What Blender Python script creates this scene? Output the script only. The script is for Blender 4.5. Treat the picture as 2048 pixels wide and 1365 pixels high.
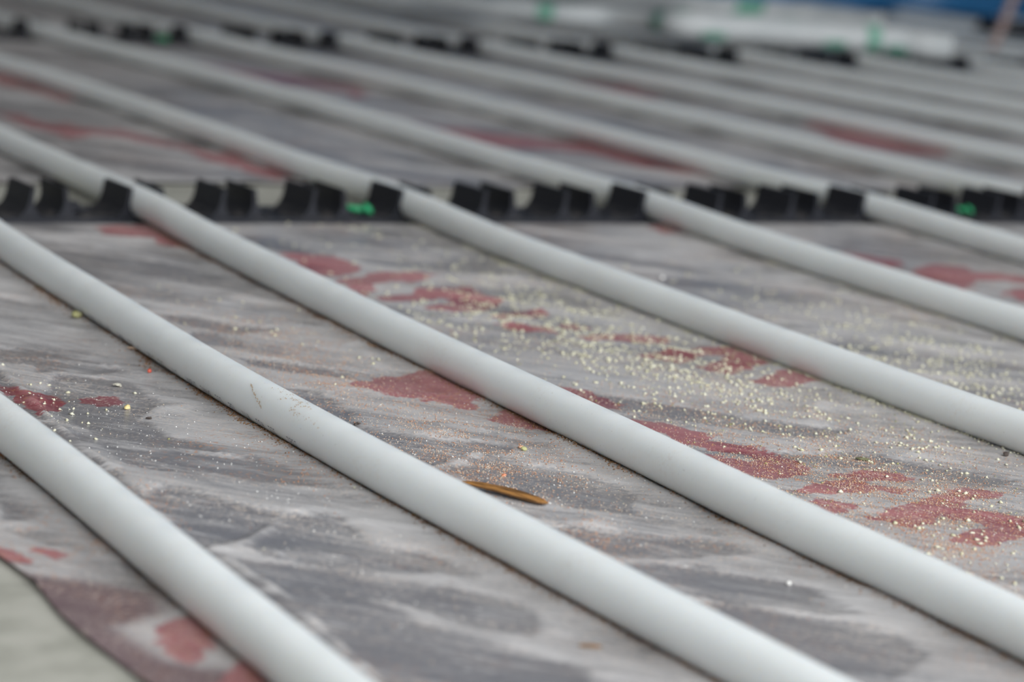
import bpy, math, random
import numpy as np
from mathutils import Vector, Matrix
S = bpy.context.scene
for o in list(bpy.data.objects): bpy.data.objects.remove(o)
COL = S.collection
rnd = random.Random(7)
# ------------------------------------------------------------ camera
FPX = 5286.73
CAM = np.array([-0.48155, -1.20940, 0.19287])
CR = np.array([0.868149, -0.490063, 0.078457]); CU = np.array([0.021732, 0.195467, 0.980469]); CF = np.array([0.495827, 0.849489, -0.180344])
cd = bpy.data.cameras.new('camera'); cam = bpy.data.objects.new('camera', cd); COL.objects.link(cam)
cam.matrix_world = Matrix(((CR[0], CU[0], -CF[0], CAM[0]), (CR[1], CU[1], -CF[1], CAM[1]), (CR[2], CU[2], -CF[2], CAM[2]), (0, 0, 0, 1)))
cd.sensor_width = 22.3; cd.lens = FPX / 2048 * 22.3; cd.clip_start = .02; cd.clip_end = 60
cd.dof.use_dof = True; cd.dof.focus_distance = 0.87; cd.dof.aperture_fstop = 6.3; cd.dof.aperture_blades = 6
S.camera = cam
# ------------------------------------------------------------ world, daylight, exposure
w = bpy.data.worlds.new('overcast_sky'); S.world = w; w.use_nodes = True
w.node_tree.nodes['Background'].inputs[0].default_value = (.82, .90, 1, 1); w.node_tree.nodes['Background'].inputs[1].default_value = 1.2
def area(name, loc, target, sx, sy, power, col):
    l = bpy.data.lights.new(name, 'AREA'); l.shape = 'RECTANGLE'; l.size = sx; l.size_y = sy; l.energy = power; l.color = col
    o = bpy.data.objects.new(name, l); COL.objects.link(o); o.location = loc
    o.rotation_euler = (Vector(target) - Vector(loc)).to_track_quat('-Z', 'Y').to_euler(); return o
area('window_daylight', (0.15, -2.46, 1.20), (0.15, -0.6, 0.0), 2.9, 1.4, 112, (.96, .98, 1))
S.view_settings.view_transform = 'Standard'; S.view_settings.look = 'None'; S.view_settings.gamma = 1; S.view_settings.exposure = 0.0
try: S.view_settings.use_curve_mapping = False
except Exception: pass
# ------------------------------------------------------------ helpers
def px(x, y, z=0.0):
    """pixel of the 2048x1365 photograph -> world point at height z (used for measuring only)"""
    d = CF + CR * (x - 1024) / FPX - CU * (y - 682.5) / FPX
    return CAM + d * ((z - CAM[2]) / d[2])
def tag(o, label=None, cat=None, group=None, kind=None):
    if label: o['label'] = label
    if cat: o['category'] = cat
    if group: o['group'] = group
    if kind: o['kind'] = kind
    return o
def empty(name, loc, rz=0):
    o = bpy.data.objects.new(name, None); COL.objects.link(o); o.location = loc; o.rotation_euler = (0, 0, rz); o.empty_display_size = .02
    return o
def mk(name, vs, fs, mat, parent=None, smooth=False):
    me = bpy.data.meshes.new(name); me.from_pydata([tuple(map(float, v)) for v in vs], [], [tuple(map(int, f)) for f in fs]); me.update()
    if mat: me.materials.append(mat)
    if smooth: me.polygons.foreach_set('use_smooth', [True] * len(me.polygons))
    o = bpy.data.objects.new(name, me); COL.objects.link(o)
    if parent: o.parent = parent
    return o
class MB:
    def __init__(s): s.v = []; s.f = []
    def add(s, vs, fs):
        n = len(s.v); s.v += [tuple(v) for v in vs]; s.f += [tuple(i + n for i in f) for f in fs]
    def box(s, x0, x1, y0, y1, z0, z1, b=0):
        if b <= 0:
            s.add([(x0,y0,z0),(x1,y0,z0),(x1,y1,z0),(x0,y1,z0),(x0,y0,z1),(x1,y0,z1),(x1,y1,z1),(x0,y1,z1)],
                  [(0,3,2,1),(4,5,6,7),(0,1,5,4),(1,2,6,5),(2,3,7,6),(3,0,4,7)])
        else:
            vs = [(x0,y0,z0),(x1,y0,z0),(x1,y1,z0),(x0,y1,z0),(x0,y0,z1-b),(x1,y0,z1-b),(x1,y1,z1-b),(x0,y1,z1-b),
                  (x0+b,y0+b,z1),(x1-b,y0+b,z1),(x1-b,y1-b,z1),(x0+b,y1-b,z1)]
            s.add(vs, [(0,3,2,1),(0,1,5,4),(1,2,6,5),(2,3,7,6),(3,0,4,7),(4,5,9,8),(5,6,10,9),(6,7,11,10),(7,4,8,11),(8,9,10,11)])
    def build(s, name, mat, parent=None, smooth=False): return mk(name, s.v, s.f, mat, parent, smooth)
def tube_mesh(path, radii, seg=28, cap=True):
    P = [np.array(p, float) for p in path]; n = len(P); vs = []; fs = []
    for i in range(n):
        t = P[min(i+1, n-1)] - P[max(i-1, 0)]; t /= np.linalg.norm(t)
        a = np.cross(t, [0, 0, 1.0]); a /= np.linalg.norm(a); b = np.cross(a, t)
        r = radii[i] if hasattr(radii, '__len__') else radii
        for k in range(seg):
            q = 2 * math.pi * k / seg; vs.append(P[i] + a * r * math.cos(q) + b * r * math.sin(q))
    for i in range(n - 1):
        for k in range(seg):
            k2 = (k + 1) % seg; fs.append((i*seg+k, i*seg+k2, (i+1)*seg+k2, (i+1)*seg+k))
    if cap: fs.append(tuple(range(seg))[::-1]); fs.append(tuple((n-1)*seg + k for k in range(seg)))
    return vs, fs
def smoothstep(a, b, x):
    t = np.clip((x - a) / (b - a), 0, 1); return t * t * (3 - 2 * t)
_pt = np.random.RandomState(3).permutation(512); _pt = np.concatenate([_pt, _pt, _pt]); _gr = np.random.RandomState(5).rand(512) * 2 * math.pi
def pnoise(x, y):
    xi = np.floor(x).astype(int); yi = np.floor(y).astype(int); xf = x - xi; yf = y - yi
    def g(ix, iy, fx, fy):
        a = _gr[_pt[(_pt[ix & 511] + iy) & 511]]; return np.cos(a) * fx + np.sin(a) * fy
    u = xf*xf*xf*(xf*(xf*6-15)+10); v = yf*yf*yf*(yf*(yf*6-15)+10)
    n0 = g(xi, yi, xf, yf) * (1-u) + g(xi+1, yi, xf-1, yf) * u
    n1 = g(xi, yi+1, xf, yf-1) * (1-u) + g(xi+1, yi+1, xf-1, yf-1) * u
    return (n0 * (1-v) + n1 * v) * 1.5
def fbm(x, y, o=4, g=.5):
    s = 0; a = 1; t = 0
    for i in range(o): s = s + a * pnoise(x + 17.3*i, y + 9.1*i); t += a; a *= g; x = x*2.03; y = y*2.03
    return s / t
# ------------------------------------------------------------ materials
def new_mat(name, col=(.5,.5,.5), rough=.5, metal=0, sss=0, spec=.5):
    m = bpy.data.materials.new(name); m.use_nodes = True; b = m.node_tree.nodes['Principled BSDF']
    b.inputs['Base Color'].default_value = (*col, 1); b.inputs['Roughness'].default_value = rough; b.inputs['Metallic'].default_value = metal
    b.inputs['Specular IOR Level'].default_value = spec
    if sss: b.inputs['Subsurface Weight'].default_value = sss; b.inputs['Subsurface Radius'].default_value = (1, .9, .8); b.inputs['Subsurface Scale'].default_value = .003
    return m
class NT:
    def __init__(s, m): s.t = m.node_tree; s.b = s.t.nodes['Principled BSDF']; s.tc = s.t.nodes.new('ShaderNodeTexCoord')
    def n(s, ty, **k):
        q = s.t.nodes.new(ty)
        for a, v in k.items():
            if a[0] == '_': setattr(q, a[1:], v)
            else: q.inputs[a.replace('_', ' ')].default_value = v
        return q
    def l(s, a, b): s.t.links.new(a, b)
    def noise(s, vec, scale, detail=4, rough=.55, dist=0):
        q = s.n('ShaderNodeTexNoise', Scale=scale, Detail=detail, Roughness=rough, Distortion=dist); s.l(vec, q.inputs['Vector']); return q.outputs['Fac']
    def mapr(s, v, a, b, c=0, d=1):
        q = s.n('ShaderNodeMapRange'); q.interpolation_type = 'SMOOTHSTEP'; s.l(v, q.inputs['Value'])
        q.inputs['From Min'].default_value = a; q.inputs['From Max'].default_value = b; q.inputs['To Min'].default_value = c; q.inputs['To Max'].default_value = d; return q.outputs['Result']
    def mul(s, a, b, op='MULTIPLY'):
        q = s.n('ShaderNodeMath', _operation=op)
        for i, v in enumerate((a, b)):
            if isinstance(v, (int, float)): q.inputs[i].default_value = v
            else: s.l(v, q.inputs[i])
        return q.outputs[0]
    def mix(s, f, a, b):
        q = s.n('ShaderNodeMix', _data_type='RGBA')
        if isinstance(f, (int, float)): q.inputs[0].default_value = f
        else: s.l(f, q.inputs[0])
        for i, v in ((6, a), (7, b)):
            if isinstance(v, tuple): q.inputs[i].default_value = (*v, 1)
            else: s.l(v, q.inputs[i])
        return q.outputs[2]
    def mapping(s, rot=(0,0,0), sc=(1,1,1)):
        q = s.n('ShaderNodeMapping'); q.vector_type = 'TEXTURE'; q.inputs['Rotation'].default_value = rot; q.inputs['Scale'].default_value = tuple(1/v for v in sc); s.l(s.tc.outputs['Object'], q.inputs['Vector']); return q.outputs[0]
    def bump(s, h, strength, dist):
        q = s.n('ShaderNodeBump', Strength=strength, Distance=dist); s.l(h, q.inputs['Height']); s.l(q.outputs[0], s.b.inputs['Normal']); return q
    def attr(s, name):
        q = s.n('ShaderNodeAttribute'); q.attribute_name = name; return q.outputs['Fac']

# insulation film: grey foil, milky where it lifts off the board, red lettering, dust
def film_material():
    m = new_mat('printed_plastic_film', (.2,.2,.22), .34, spec=.5); t = NT(m)
    obj = t.tc.outputs['Object']
    lift = t.attr('lift'); red = t.attr('print')
    st = t.mapping((0, 0, math.radians(-52)), (13, 120, 1))       # fine creases running with the folds
    fine = t.noise(st, 1.0, 5, .62, .6)
    grain = t.noise(obj, 900, 3, .7)
    cloud = t.noise(obj, 22, 5, .6, .8)
    f = t.mul(lift, t.mul(t.mapr(fine, .35, .7, -.16, .20), t.mapr(cloud, .3, .7, -.12, .14), 'ADD'), 'ADD')
    fine2 = t.noise(t.mapping((0, 0, math.radians(-47)), (60, 430, 1)), 1.0, 4, .65, .4)
    f = t.mul(f, t.mapr(fine2, .33, .67, -.15, .17), 'ADD'); f = t.mul(f, t.mapr(grain, .35, .65, -.06, .07), 'ADD')
    f = t.mapr(f, -.05, .95)
    crease = t.noise(t.mapping((0, 0, math.radians(-54)), (5, 46, 1)), 1.0, 3, .5, .9)
    cl = t.mul(t.mapr(crease, .485, .50, 0, 1), t.mapr(crease, .50, .515, 1, 0)); cl = t.mul(cl, t.mapr(cloud, .45, .62, 0, .55))
    cr2 = t.noise(t.mapping((0, 0, math.radians(-40)), (11, 60, 1)), 1.0, 2, .5, 1.2)
    c2 = t.mul(t.mul(t.mapr(cr2, .492, .50, 0, 1), t.mapr(cr2, .50, .508, 1, 0)), t.mapr(t.noise(obj, 31, 3, .5), .48, .60, 0, .6)); cl = t.mul(cl, c2, 'MAXIMUM')
    base = t.mix(f, (.185, .178, .184), (.50, .485, .48)); base = t.mix(t.mul(cl, 1.0), base, (.60, .585, .58))
    edge = t.mul(red, t.mapr(t.noise(obj, 130, 4, .6), .3, .7, -.0022, .0022), 'ADD')
    rm = t.mapr(edge, -.0008, .0008, 0, 1)
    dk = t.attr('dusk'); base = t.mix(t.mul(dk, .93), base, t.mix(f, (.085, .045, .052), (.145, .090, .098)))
    rcol = t.mix(f, (.20, .032, .042), (.42, .17, .175))
    rcol = t.mix(t.mapr(cloud, .35, .75, 0, .4), rcol, (.30, .12, .14))
    base = t.mix(t.mul(rm, .95), base, rcol)
    # pale dust lying on the film in drifts
    drift = t.mapr(t.noise(t.mapping((0, 0, math.radians(-50)), (9, 34, 1)), 1, 5, .65, .5), .36, .62)
    speck = t.mapr(grain, .50, .66)
    base = t.mix(t.mul(t.mul(drift, .75), speck), base, (.62, .52, .44))
    orange = t.mapr(t.noise(obj, 14, 4, .6, .4), .48, .66)
    og = t.mapr(t.noise(obj, 620, 3, .7), .55, .64)
    base = t.mix(t.mul(t.mul(orange, og), .75), base, (.50, .24, .12))
    t.l(base, t.b.inputs['Base Color'])
    t.l(t.mapr(f, 0, 1, .30, .48), t.b.inputs['Roughness'])
    h = t.mul(t.mul(fine, .5), t.mul(grain, .14), 'ADD'); h = t.mul(h, t.mul(cl, .35), 'ADD'); h = t.mul(h, t.mul(fine2, .35), 'ADD'); t.bump(h, .36, .0010)
    return m
M = {}
M['film'] = film_material()
def pipe_material():
    m = new_mat('milky_plastic_pipe', (.70, .745, .745), .42, sss=.9); t = NT(m); o = t.tc.outputs['Object']
    d = t.mapr(t.noise(o, 38, 5, .65), .50, .78, 0, .30); g = t.mapr(t.noise(o, 700, 2, .6), .45, .7)
    sp = t.mapr(t.noise(o, 1100, 2, .5), .70, .76, 0, .5)
    c = t.mix(t.mul(d, g), (.80, .83, .825), (.58, .46, .36)); c = t.mix(t.mapr(t.noise(o, 9, 3), .4, .7, 0, .25), c, (.75, .77, .74)); m.node_tree.nodes['Principled BSDF'].inputs['Subsurface Scale'].default_value = .006; c = t.mix(sp, c, (.40, .36, .32))
    t.l(c, t.b.inputs['Base Color']); t.l(t.mapr(t.noise(o, 60, 4), .3, .7, .3, .5), t.b.inputs['Roughness'])
    t.bump(t.noise(o, 160, 3), .12, .0006); return m
M['pipe'] = pipe_material()
def black_material():
    m = new_mat('black_moulded_plastic', (.016, .017, .021), .5, spec=.25); t = NT(m); o = t.tc.outputs['Object']
    ge = t.n('ShaderNodeNewGeometry'); sep = t.n('ShaderNodeSeparateXYZ'); t.l(ge.outputs['Normal'], sep.inputs[0])
    up = t.mapr(sep.outputs[2], .55, .95); du = t.mapr(t.noise(o, 120, 5, .65), .46, .70, 0, .35)
    c = t.mix(t.mul(up, du), (.016, .017, .022), (.30, .27, .24)); t.l(c, t.b.inputs['Base Color'])
    t.bump(t.noise(o, 400, 3), .15, .0005); return m
M['black'] = black_material()
def flecked(name, a, b, sc=600, rough=.8):
    m = new_mat(name, a, rough); t = NT(m); t.l(t.mix(t.mapr(t.noise(t.tc.outputs['Object'], sc, 3), .35, .65), a, b), t.b.inputs['Base Color']); return m
M['board'] = flecked('insulation_board_face', (.31, .305, .26), (.40, .39, .34), 60, .85)
M['yellow'] = flecked('pale_yellow_foam', (.56, .53, .36), (.68, .66, .52), 300)
M['white'] = flecked('white_plaster', (.80, .79, .75), (.70, .69, .66), 300)
M['orange'] = flecked('orange_brick_dust', (.44, .20, .11), (.54, .34, .22), 300)
M['tan'] = flecked('tan_sawdust', (.54, .42, .31), (.64, .54, .43), 300)
M['brown'] = flecked('brown_dirt', (.16, .08, .03), (.28, .15, .06), 300)
M['dark'] = flecked('dark_grit', (.05, .035, .03), (.10, .08, .07), 300)
M['olive'] = flecked('olive_crumb', (.30, .30, .12), (.42, .40, .20), 300)
M['green'] = new_mat('green_plastic', (.01, .26, .10), .35)
M['ink'] = new_mat('dark_blue_ink', (.045, .06, .09), .6)
M['greenink'] = flecked('green_print_ink', (.12, .34, .25), (.22, .44, .34), 60, .5)
M['wall'] = flecked('bare_plaster_wall', (.17, .165, .16), (.21, .205, .20), 8, .9)
M['slab'] = flecked('concrete_slab', (.28, .28, .27), (.36, .35, .34), 12, .9)
M['ceil'] = flecked('pale_ceiling_plaster', (.20, .20, .195), (.24, .235, .23), 6, .9)
M['frame'] = new_mat('white_window_plastic', (.75, .76, .76), .35)
M['foam'] = flecked('white_foam_sleeve_skin', (.50, .53, .535), (.58, .60, .60), 30, .55)
M['stick'] = flecked('weathered_pinkish_wood', (.36, .27, .26), (.44, .33, .30), 90, .7)
def wood_material():
    m = new_mat('splintered_wood', (.3, .14, .04), .6); t = NT(m); st = t.mapping((0, 0, 0), (60, 900, 900))
    t.l(t.mix(t.mapr(t.noise(st, 1, 4, .6), .35, .65), (.07, .03, .008), (.38, .18, .05)), t.b.inputs['Base Color']); return m
M['wood'] = wood_material()
def tarp_material():
    m = new_mat('blue_plastic_sheeting', (.03, .13, .27), .38); t = NT(m); o = t.tc.outputs['Object']
    t.l(t.mix(t.mapr(t.noise(o, 2.2, 3), .35, .65), (.014, .10, .24), (.03, .16, .36)), t.b.inputs['Base Color']); return m
M['tarp'] = tarp_material()
def glass_material():
    m = bpy.data.materials.new('window_glass'); m.use_nodes = True; nt = m.node_tree; nt.nodes.clear()
    a = nt.nodes.new('ShaderNodeBsdfTransparent'); g = nt.nodes.new('ShaderNodeBsdfGlossy'); g.inputs['Roughness'].default_value = .02; mx = nt.nodes.new('ShaderNodeMixShader'); mx.inputs[0].default_value = .08
    o = nt.nodes.new('ShaderNodeOutputMaterial'); nt.links.new(a.outputs[0], mx.inputs[1]); nt.links.new(g.outputs[0], mx.inputs[2]); nt.links.new(mx.outputs[0], o.inputs[0]); return m
M['glass'] = glass_material()
# ------------------------------------------------------------ the room
X0, X1, Y0, Y1, H = -2.4, 4.0, -2.6, 2.30, 2.6
FZ = -.03
def struct(name, boxes, mat):
    m = MB()
    for b in boxes: m.box(*b)
    return tag(m.build(name, mat), kind='structure')
struct('floor', [(X0-.1, X1+.1, Y0-.1, Y1+.1, FZ-.12, FZ)], M['slab'])
struct('ceiling', [(X0-.1, X1+.1, Y0-.1, Y1+.1, H, H+.12)], M['ceil'])
struct('wall_back', [(X0-.1, X1+.1, Y1, Y1+.1, FZ, H)], M['wall'])
struct('wall_left', [(X0-.1, X0, Y0, Y1, FZ, H)], M['wall'])
struct('wall_right', [(X1, X1+.1, Y0, Y1, FZ, H)], M['wall'])
wx0, wx1, wz0, wz1 = -1.6, 1.7, .40, 2.10
struct('wall_front', [(X0-.1, wx0, Y0-.1, Y0, FZ, H), (wx1, X1+.1, Y0-.1, Y0, FZ, H), (wx0, wx1, Y0-.1, Y0, FZ, wz0), (wx0, wx1, Y0-.1, Y0, wz1, H)], M['wall'])
win = empty('window_1', ((wx0+wx1)/2, Y0-.05, wz0)); tag(win, kind='structure')
hw = (wx1-wx0)/2; hh = wz1-wz0; m = MB()
for b in [(-hw, -hw+.06, -.03, .03, 0, hh), (hw-.06, hw, -.03, .03, 0, hh), (-hw+.06, hw-.06, -.03, .03, 0, .06), (-hw+.06, hw-.06, -.03, .03, hh-.06, hh), (-.03, .03, -.03, .03, .06, hh-.06)]: m.box(*b)
m.build('window_frame', M['frame'], win)
m = MB(); m.box(-hw+.06, -.03, -.004, .004, .06, hh-.06); m.box(.03, hw-.06, -.004, .004, .06, hh-.06); m.build('window_pane', M['glass'], win)
b = MB(); b.box(-.85, X1-.005, Y0+.9, Y1-.005, FZ, -.0001); o = b.build('insulation_board', M['board'])
tag(o, 'pale cream insulation board, bare behind the near clip rail and in the lower left corner', 'insulation')
# ------------------------------------------------------------ pipes: where they run
PR = .0073
def zc(Y):
    v = .0084
    for yr in (.017, 1.027, 1.96): v += .0016 * math.exp(-((Y - yr) / .10) ** 2)
    return v
FRONT = [(-1.35, -.052), (-1.0, -.046), (-.8, -.0395), (-.68, -.0315), (-.60, -.0295), (-.51, -.0240), (-.455, -.0212), (-.393, -.0182), (-.32, -.0140), (-.236, -.0080), (-.139, -.0014), (-.07, .0035), (-.02, .0080), (.017, .0100), (.06, .0125)]
BACK = [(.16, .0180), (.26, .0225), (.39, .0262), (.54, .0285), (.68, .0262), (.84, .0205), (.96, .0140), (1.027, .0110), (1.10, .0125), (1.3, .017), (1.5, .019), (1.75, .015), (1.96, .011), (2.035, .010)]
OVR = {  # measured front runs that differ
 -1: [(-1.35, -.020), (-1.0, -.0215), (-.8, -.0215), (-.655, -.0213), (-.60, -.0213), (-.54, -.0212), (-.505, -.0208), (-.466, -.0199), (-.422, -.0186), (-.374, -.0165), (-.316, -.0128), (-.251, -.0084), (-.183, -.0044), (-.103, .0012), (-.05, .0055), (0, .009), (.017, .0100), (.06, .0125)],
 -2: [(-1.35, -.052), (-1.0, -.042), (-.8, -.0325), (-.671, -.0260), (-.608, -.0225), (-.551, -.0191), (-.488, -.0159), (-.443, -.0142), (-.3, -.0100), (-.15, -.001), (-.02, .0080), (.017, .0100), (.06, .0125)],
 1: [(-1.35, -.050), (-1.0, -.040), (-.8, -.031), (-.60, -.0215), (-.517, -.0178), (-.469, -.0172), (-.414, -.0150), (-.354, -.0128), (-.286, -.0097), (-.21, -.0064), (-.124, -.0022), (-.06, .003), (-.02, .0070), (.017, .0100), (.06, .0150)],
 2: [(-1.35, -.045), (-1.0, -.035), (-.8, -.028), (-.60, -.020), (-.45, -.0150), (-.333, -.0117), (-.274, -.0099), (-.204, -.0060), (-.132, -.0026), (-.08, .001), (-.02, .0070), (.017, .0105), (.06, .0135)],
}
def crom(pts, Y):
    xs = [p[0] for p in pts]
    i = max(1, min(len(pts) - 3, int(np.searchsorted(xs, Y)) - 1))
    p = [pts[max(0, i-1)], pts[i], pts[min(i+1, len(pts)-1)], pts[min(i+2, len(pts)-1)]]
    if Y <= pts[1][0]: a, b2 = pts[0], pts[1]; return a[1] + (b2[1]-a[1]) * (Y-a[0]) / (b2[0]-a[0])
    h = p[2][0] - p[1][0]; t = (Y - p[1][0]) / h
    m1 = (p[2][1]-p[0][1]) / (p[2][0]-p[0][0]) * h; m2 = (p[3][1]-p[1][1]) / max(1e-6, p[3][0]-p[1][0]) * h
    return (2*t**3-3*t*t+1)*p[1][1] + (t**3-2*t*t+t)*m1 + (-2*t**3+3*t*t)*p[2][1] + (t**3-t*t)*m2
NP = 15
def sheet_y(x): return 2.050 - .125 * float(smoothstep(1.55, 2.30, x)) - .10 * float(smoothstep(2.3, 3.4, x))
def slot(n): return {-2: -.2, -1: -.1}.get(n, .15 * n)
def pipe_x(n, Y):
    ctrl = OVR.get(n, FRONT) + BACK
    v = crom(ctrl, Y)
    if n > 2 and Y > .1: v += .0025 * math.sin(n * 2.1 + Y * 2.0) * min(1, (Y - .1) * 4) * (1 if Y < .9 else 0.3)
    return slot(n) + v
YS = np.concatenate([np.arange(-1.33, -.75, .03), np.arange(-.75, .2, .012), np.arange(.2, 2.036, .03)])
PIPES = {}
for n in range(-2, NP):
    PIPES[n] = [(pipe_x(n, float(y)), float(y), zc(float(y))) for y in YS]
LBL = {
 -2: 'milky white heating pipe crossing the lower left corner, nearest of all the pipes',
 -1: 'milky white heating pipe with tiny printed characters and brown scuffs, second from the lower left',
 0: 'milky white heating pipe from the near rail at left to the lower right corner',
 1: 'milky white heating pipe leaving the near clip rail beside the bright green plug',
 2: 'milky white heating pipe clipped right of centre, next right of the one by the plug',
 3: 'milky white heating pipe leaving the near clip rail close to the right edge',
 4: 'milky white heating pipe reaching the right edge just at the near clip rail',
}
ORD = ['first', 'second', 'third', 'fourth', 'fifth', 'sixth', 'seventh', 'eighth', 'ninth', 'tenth', 'eleventh', 'twelfth']
for n in range(-2, NP):
    vs, fs = tube_mesh([p for p in PIPES[n] if p[1] < sheet_y(p[0]) - .035], PR, 32)
    o = mk('heating_pipe', vs, fs, M['pipe'], None, True)
    PIPES[n] = (PIPES[n], o)
    lab = LBL.get(n) or 'blurred distant white heating pipe, %s behind the one reaching the right edge at the rail' % ORD[n - 4]
    tag(o, lab, 'pipe', 'parallel heating pipes')
def near_pipe_side(X, Y):
    d = np.full(X.shape, 9.0); left = np.zeros(X.shape, bool); yr = np.array([p[1] for p in PIPES[0][0]])
    for n in range(-2, NP):
        e = X - np.interp(Y, yr, np.array([p[0] for p in PIPES[n][0]])); left = np.where(np.abs(e) < d, e < 0, left); d = np.minimum(d, np.abs(e))
    return d, left
def near_pipe_dist(X, Y):
    d = np.full(X.shape, 9.0)
    yr = np.array([p[1] for p in PIPES[0][0]])
    for n in range(-2, NP):
        xr = np.array([p[0] for p in PIPES[n][0]]); d = np.minimum(d, np.abs(X - np.interp(Y, yr, xr)))
    return d
# ------------------------------------------------------------ film height and lift
def poly_sdf(X, Y, polys):
    out = np.full(X.shape, -.02)
    for W in polys:
        x0, y0 = W.min(0) - .02; x1, y1 = W.max(0) + .02
        idx = np.where((X > x0) & (X < x1) & (Y > y0) & (Y < y1))
        if len(idx[0]) == 0: continue
        qx = X[idx]; qy = Y[idx]; d = np.full(qx.shape, 9.0); ins = np.zeros(qx.shape, bool)
        for i in range(len(W)):
            a = W[i]; b2 = W[(i+1) % len(W)]; e = b2 - a; L2 = max(1e-12, e @ e)
            t = np.clip(((qx-a[0])*e[0] + (qy-a[1])*e[1]) / L2, 0, 1)
            d = np.minimum(d, np.hypot(qx - a[0] - t*e[0], qy - a[1] - t*e[1]))
            if a[1] != b2[1]:
                c = ((a[1] > qy) != (b2[1] > qy)) & (qx < (b2[0]-a[0]) * (qy-a[1]) / (b2[1]-a[1]) + a[0]); ins ^= c
        out[idx] = np.maximum(out[idx], np.where(ins, d, -d))
    return out
def Z(ox, oy, s, pts): return [(ox + x / s, oy + y / s) for x, y in pts]
def ground(polys): return [np.array([px(x, y, .0012)[:2] for x, y in P]) for P in polys]
# flat places where the film touches the board, traced
TOUCH = ground([
 Z(0,600,1.784,[(510,700),(600,665),(760,695),(900,745),(1000,760),(960,800),(900,840),(820,865),(740,885),(640,820),(560,750)]),
 Z(0,600,1.784,[(1000,770),(1150,760),(1230,780),(1300,850),(1340,870),(1480,900),(1640,950),(1700,985),(1500,975),(1300,960),(1100,930),(960,905),(880,880),(960,830)]),
 Z(0,600,1.784,[(740,890),(860,925),(1050,925),(1250,965),(1500,1010),(1650,1030),(1827,1080),(1900,1110),(1900,1200),(1700,1160),(1450,1085),(1300,1060),(1480,1140),(1700,1200),(1900,1260),(2100,1340),(2100,1420),(1350,1420),(1180,1250),(1000,1080),(850,960)]),
 Z(0,600,1.784,[(340,500),(500,530),(700,545),(900,560),(1050,600),(1180,650),(1100,660),(900,640),(760,610),(560,600),(440,570)]),
 Z(0,600,1.784,[(210,270),(400,280),(520,330),(560,370),(480,420),(600,480),(780,540),(560,520),(350,480),(220,410),(150,330)]),
 Z(0,600,1.784,[(-20,160),(150,180),(330,215),(380,240),(200,240),(-20,215)]),
 Z(0,600,1.784,[(980,310),(1080,330),(1190,400),(1300,450),(1500,490),(1700,500),(1827,520),(1827,550),(1600,545),(1450,530),(1330,490),(1180,420),(1050,360)]),
 Z(700,850,2.926,[(90,40),(250,60),(600,130),(720,180),(740,210),(600,200),(440,240),(250,130)]),
 Z(700,850,2.926,[(740,200),(830,170),(950,190),(1050,240),(1200,250),(1400,290),(1600,350),(1680,430),(1670,520),(1500,500),(1300,480),(1180,420),(1000,400),(700,320),(520,250),(700,230)]),
 Z(700,850,2.926,[(1100,580),(1400,600),(1700,625),(2048,680),(2048,780),(1800,770),(1500,730),(1300,680)]),
 Z(700,850,2.926,[(1520,780),(1750,800),(2048,830),(2350,900),(2100,1010),(1850,950),(1700,880)]),
 Z(1350,850,2.934,[(-30,640),(200,655),(450,720),(560,750),(300,760),(-30,760)]),
 Z(1350,850,2.934,[(-30,810),(250,870),(600,920),(800,960),(1000,1040),(1150,1110),(900,1110),(600,1040),(250,1030),(-30,960)]),
 Z(1350,850,2.934,[(130,1030),(400,1050),(700,1110),(1000,1150),(1300,1230),(1500,1350),(1300,1480),(700,1400),(350,1180)]),
 Z(100,600,3.413,[(950,210),(1100,220),(1300,260),(1290,310),(1100,290),(960,250)]),
 Z(100,600,3.413,[(1340,400),(1600,420),(1900,480),(2048,500),(2048,540),(1700,500),(1400,450)]),
 Z(100,600,3.413,[(1560,580),(1800,620),(2048,740),(2048,860),(1850,760),(1650,650)]),
 Z(100,600,3.413,[(-100,380),(250,400),(500,480),(330,500),(-100,500)]),
 Z(0,900,2.926,[(-30,130),(120,200),(270,380),(200,400),(-30,400)]),
 Z(0,900,2.926,[(20,450),(250,470),(500,510),(560,560),(300,560),(100,500)]),
 [(300,625),(380,632),(470,648),(560,655),(470,668),(380,652)],
 [(1180,785),(1300,800),(1420,822),(1560,845),(1700,862),(1620,872),(1480,858),(1330,835),(1220,812)],
 [(1420,895),(1560,905),(1720,905),(1850,930),(2040,960),(1960,975),(1800,945),(1640,930),(1500,915)],
])
CREASES = [np.array([px(x, y, .0012)[:2] for x, y in L]) for L in ([(-60,690),(0,735),(80,815),(128,860),(191,910),(239,944),(284,985)], [(400,1085),(490,1140),(574,1197),(640,1255),(720,1330),(800,1400)])]
def contact_at(X, Y): return poly_sdf(X + .003*fbm(X*40, Y*40, 2), Y + .004*fbm(X*30 + 5, Y*30, 2), TOUCH)
def crease_at(X, Y):
    d = np.full(X.shape, 9.0); side = np.zeros(X.shape, bool)
    for C in CREASES:
        for i in range(len(C) - 1):
            a, b2 = C[i], C[i+1]; e = b2 - a; t = np.clip(((X-a[0])*e[0] + (Y-a[1])*e[1]) / (e @ e), 0, 1)
            q = np.hypot(X - a[0] - t*e[0], Y - a[1] - t*e[1]); cr = e[0]*(Y-a[1]) - e[1]*(X-a[0]); side = np.where(q < d, cr < 0, side); d = np.minimum(d, q)
    return d, side
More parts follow.
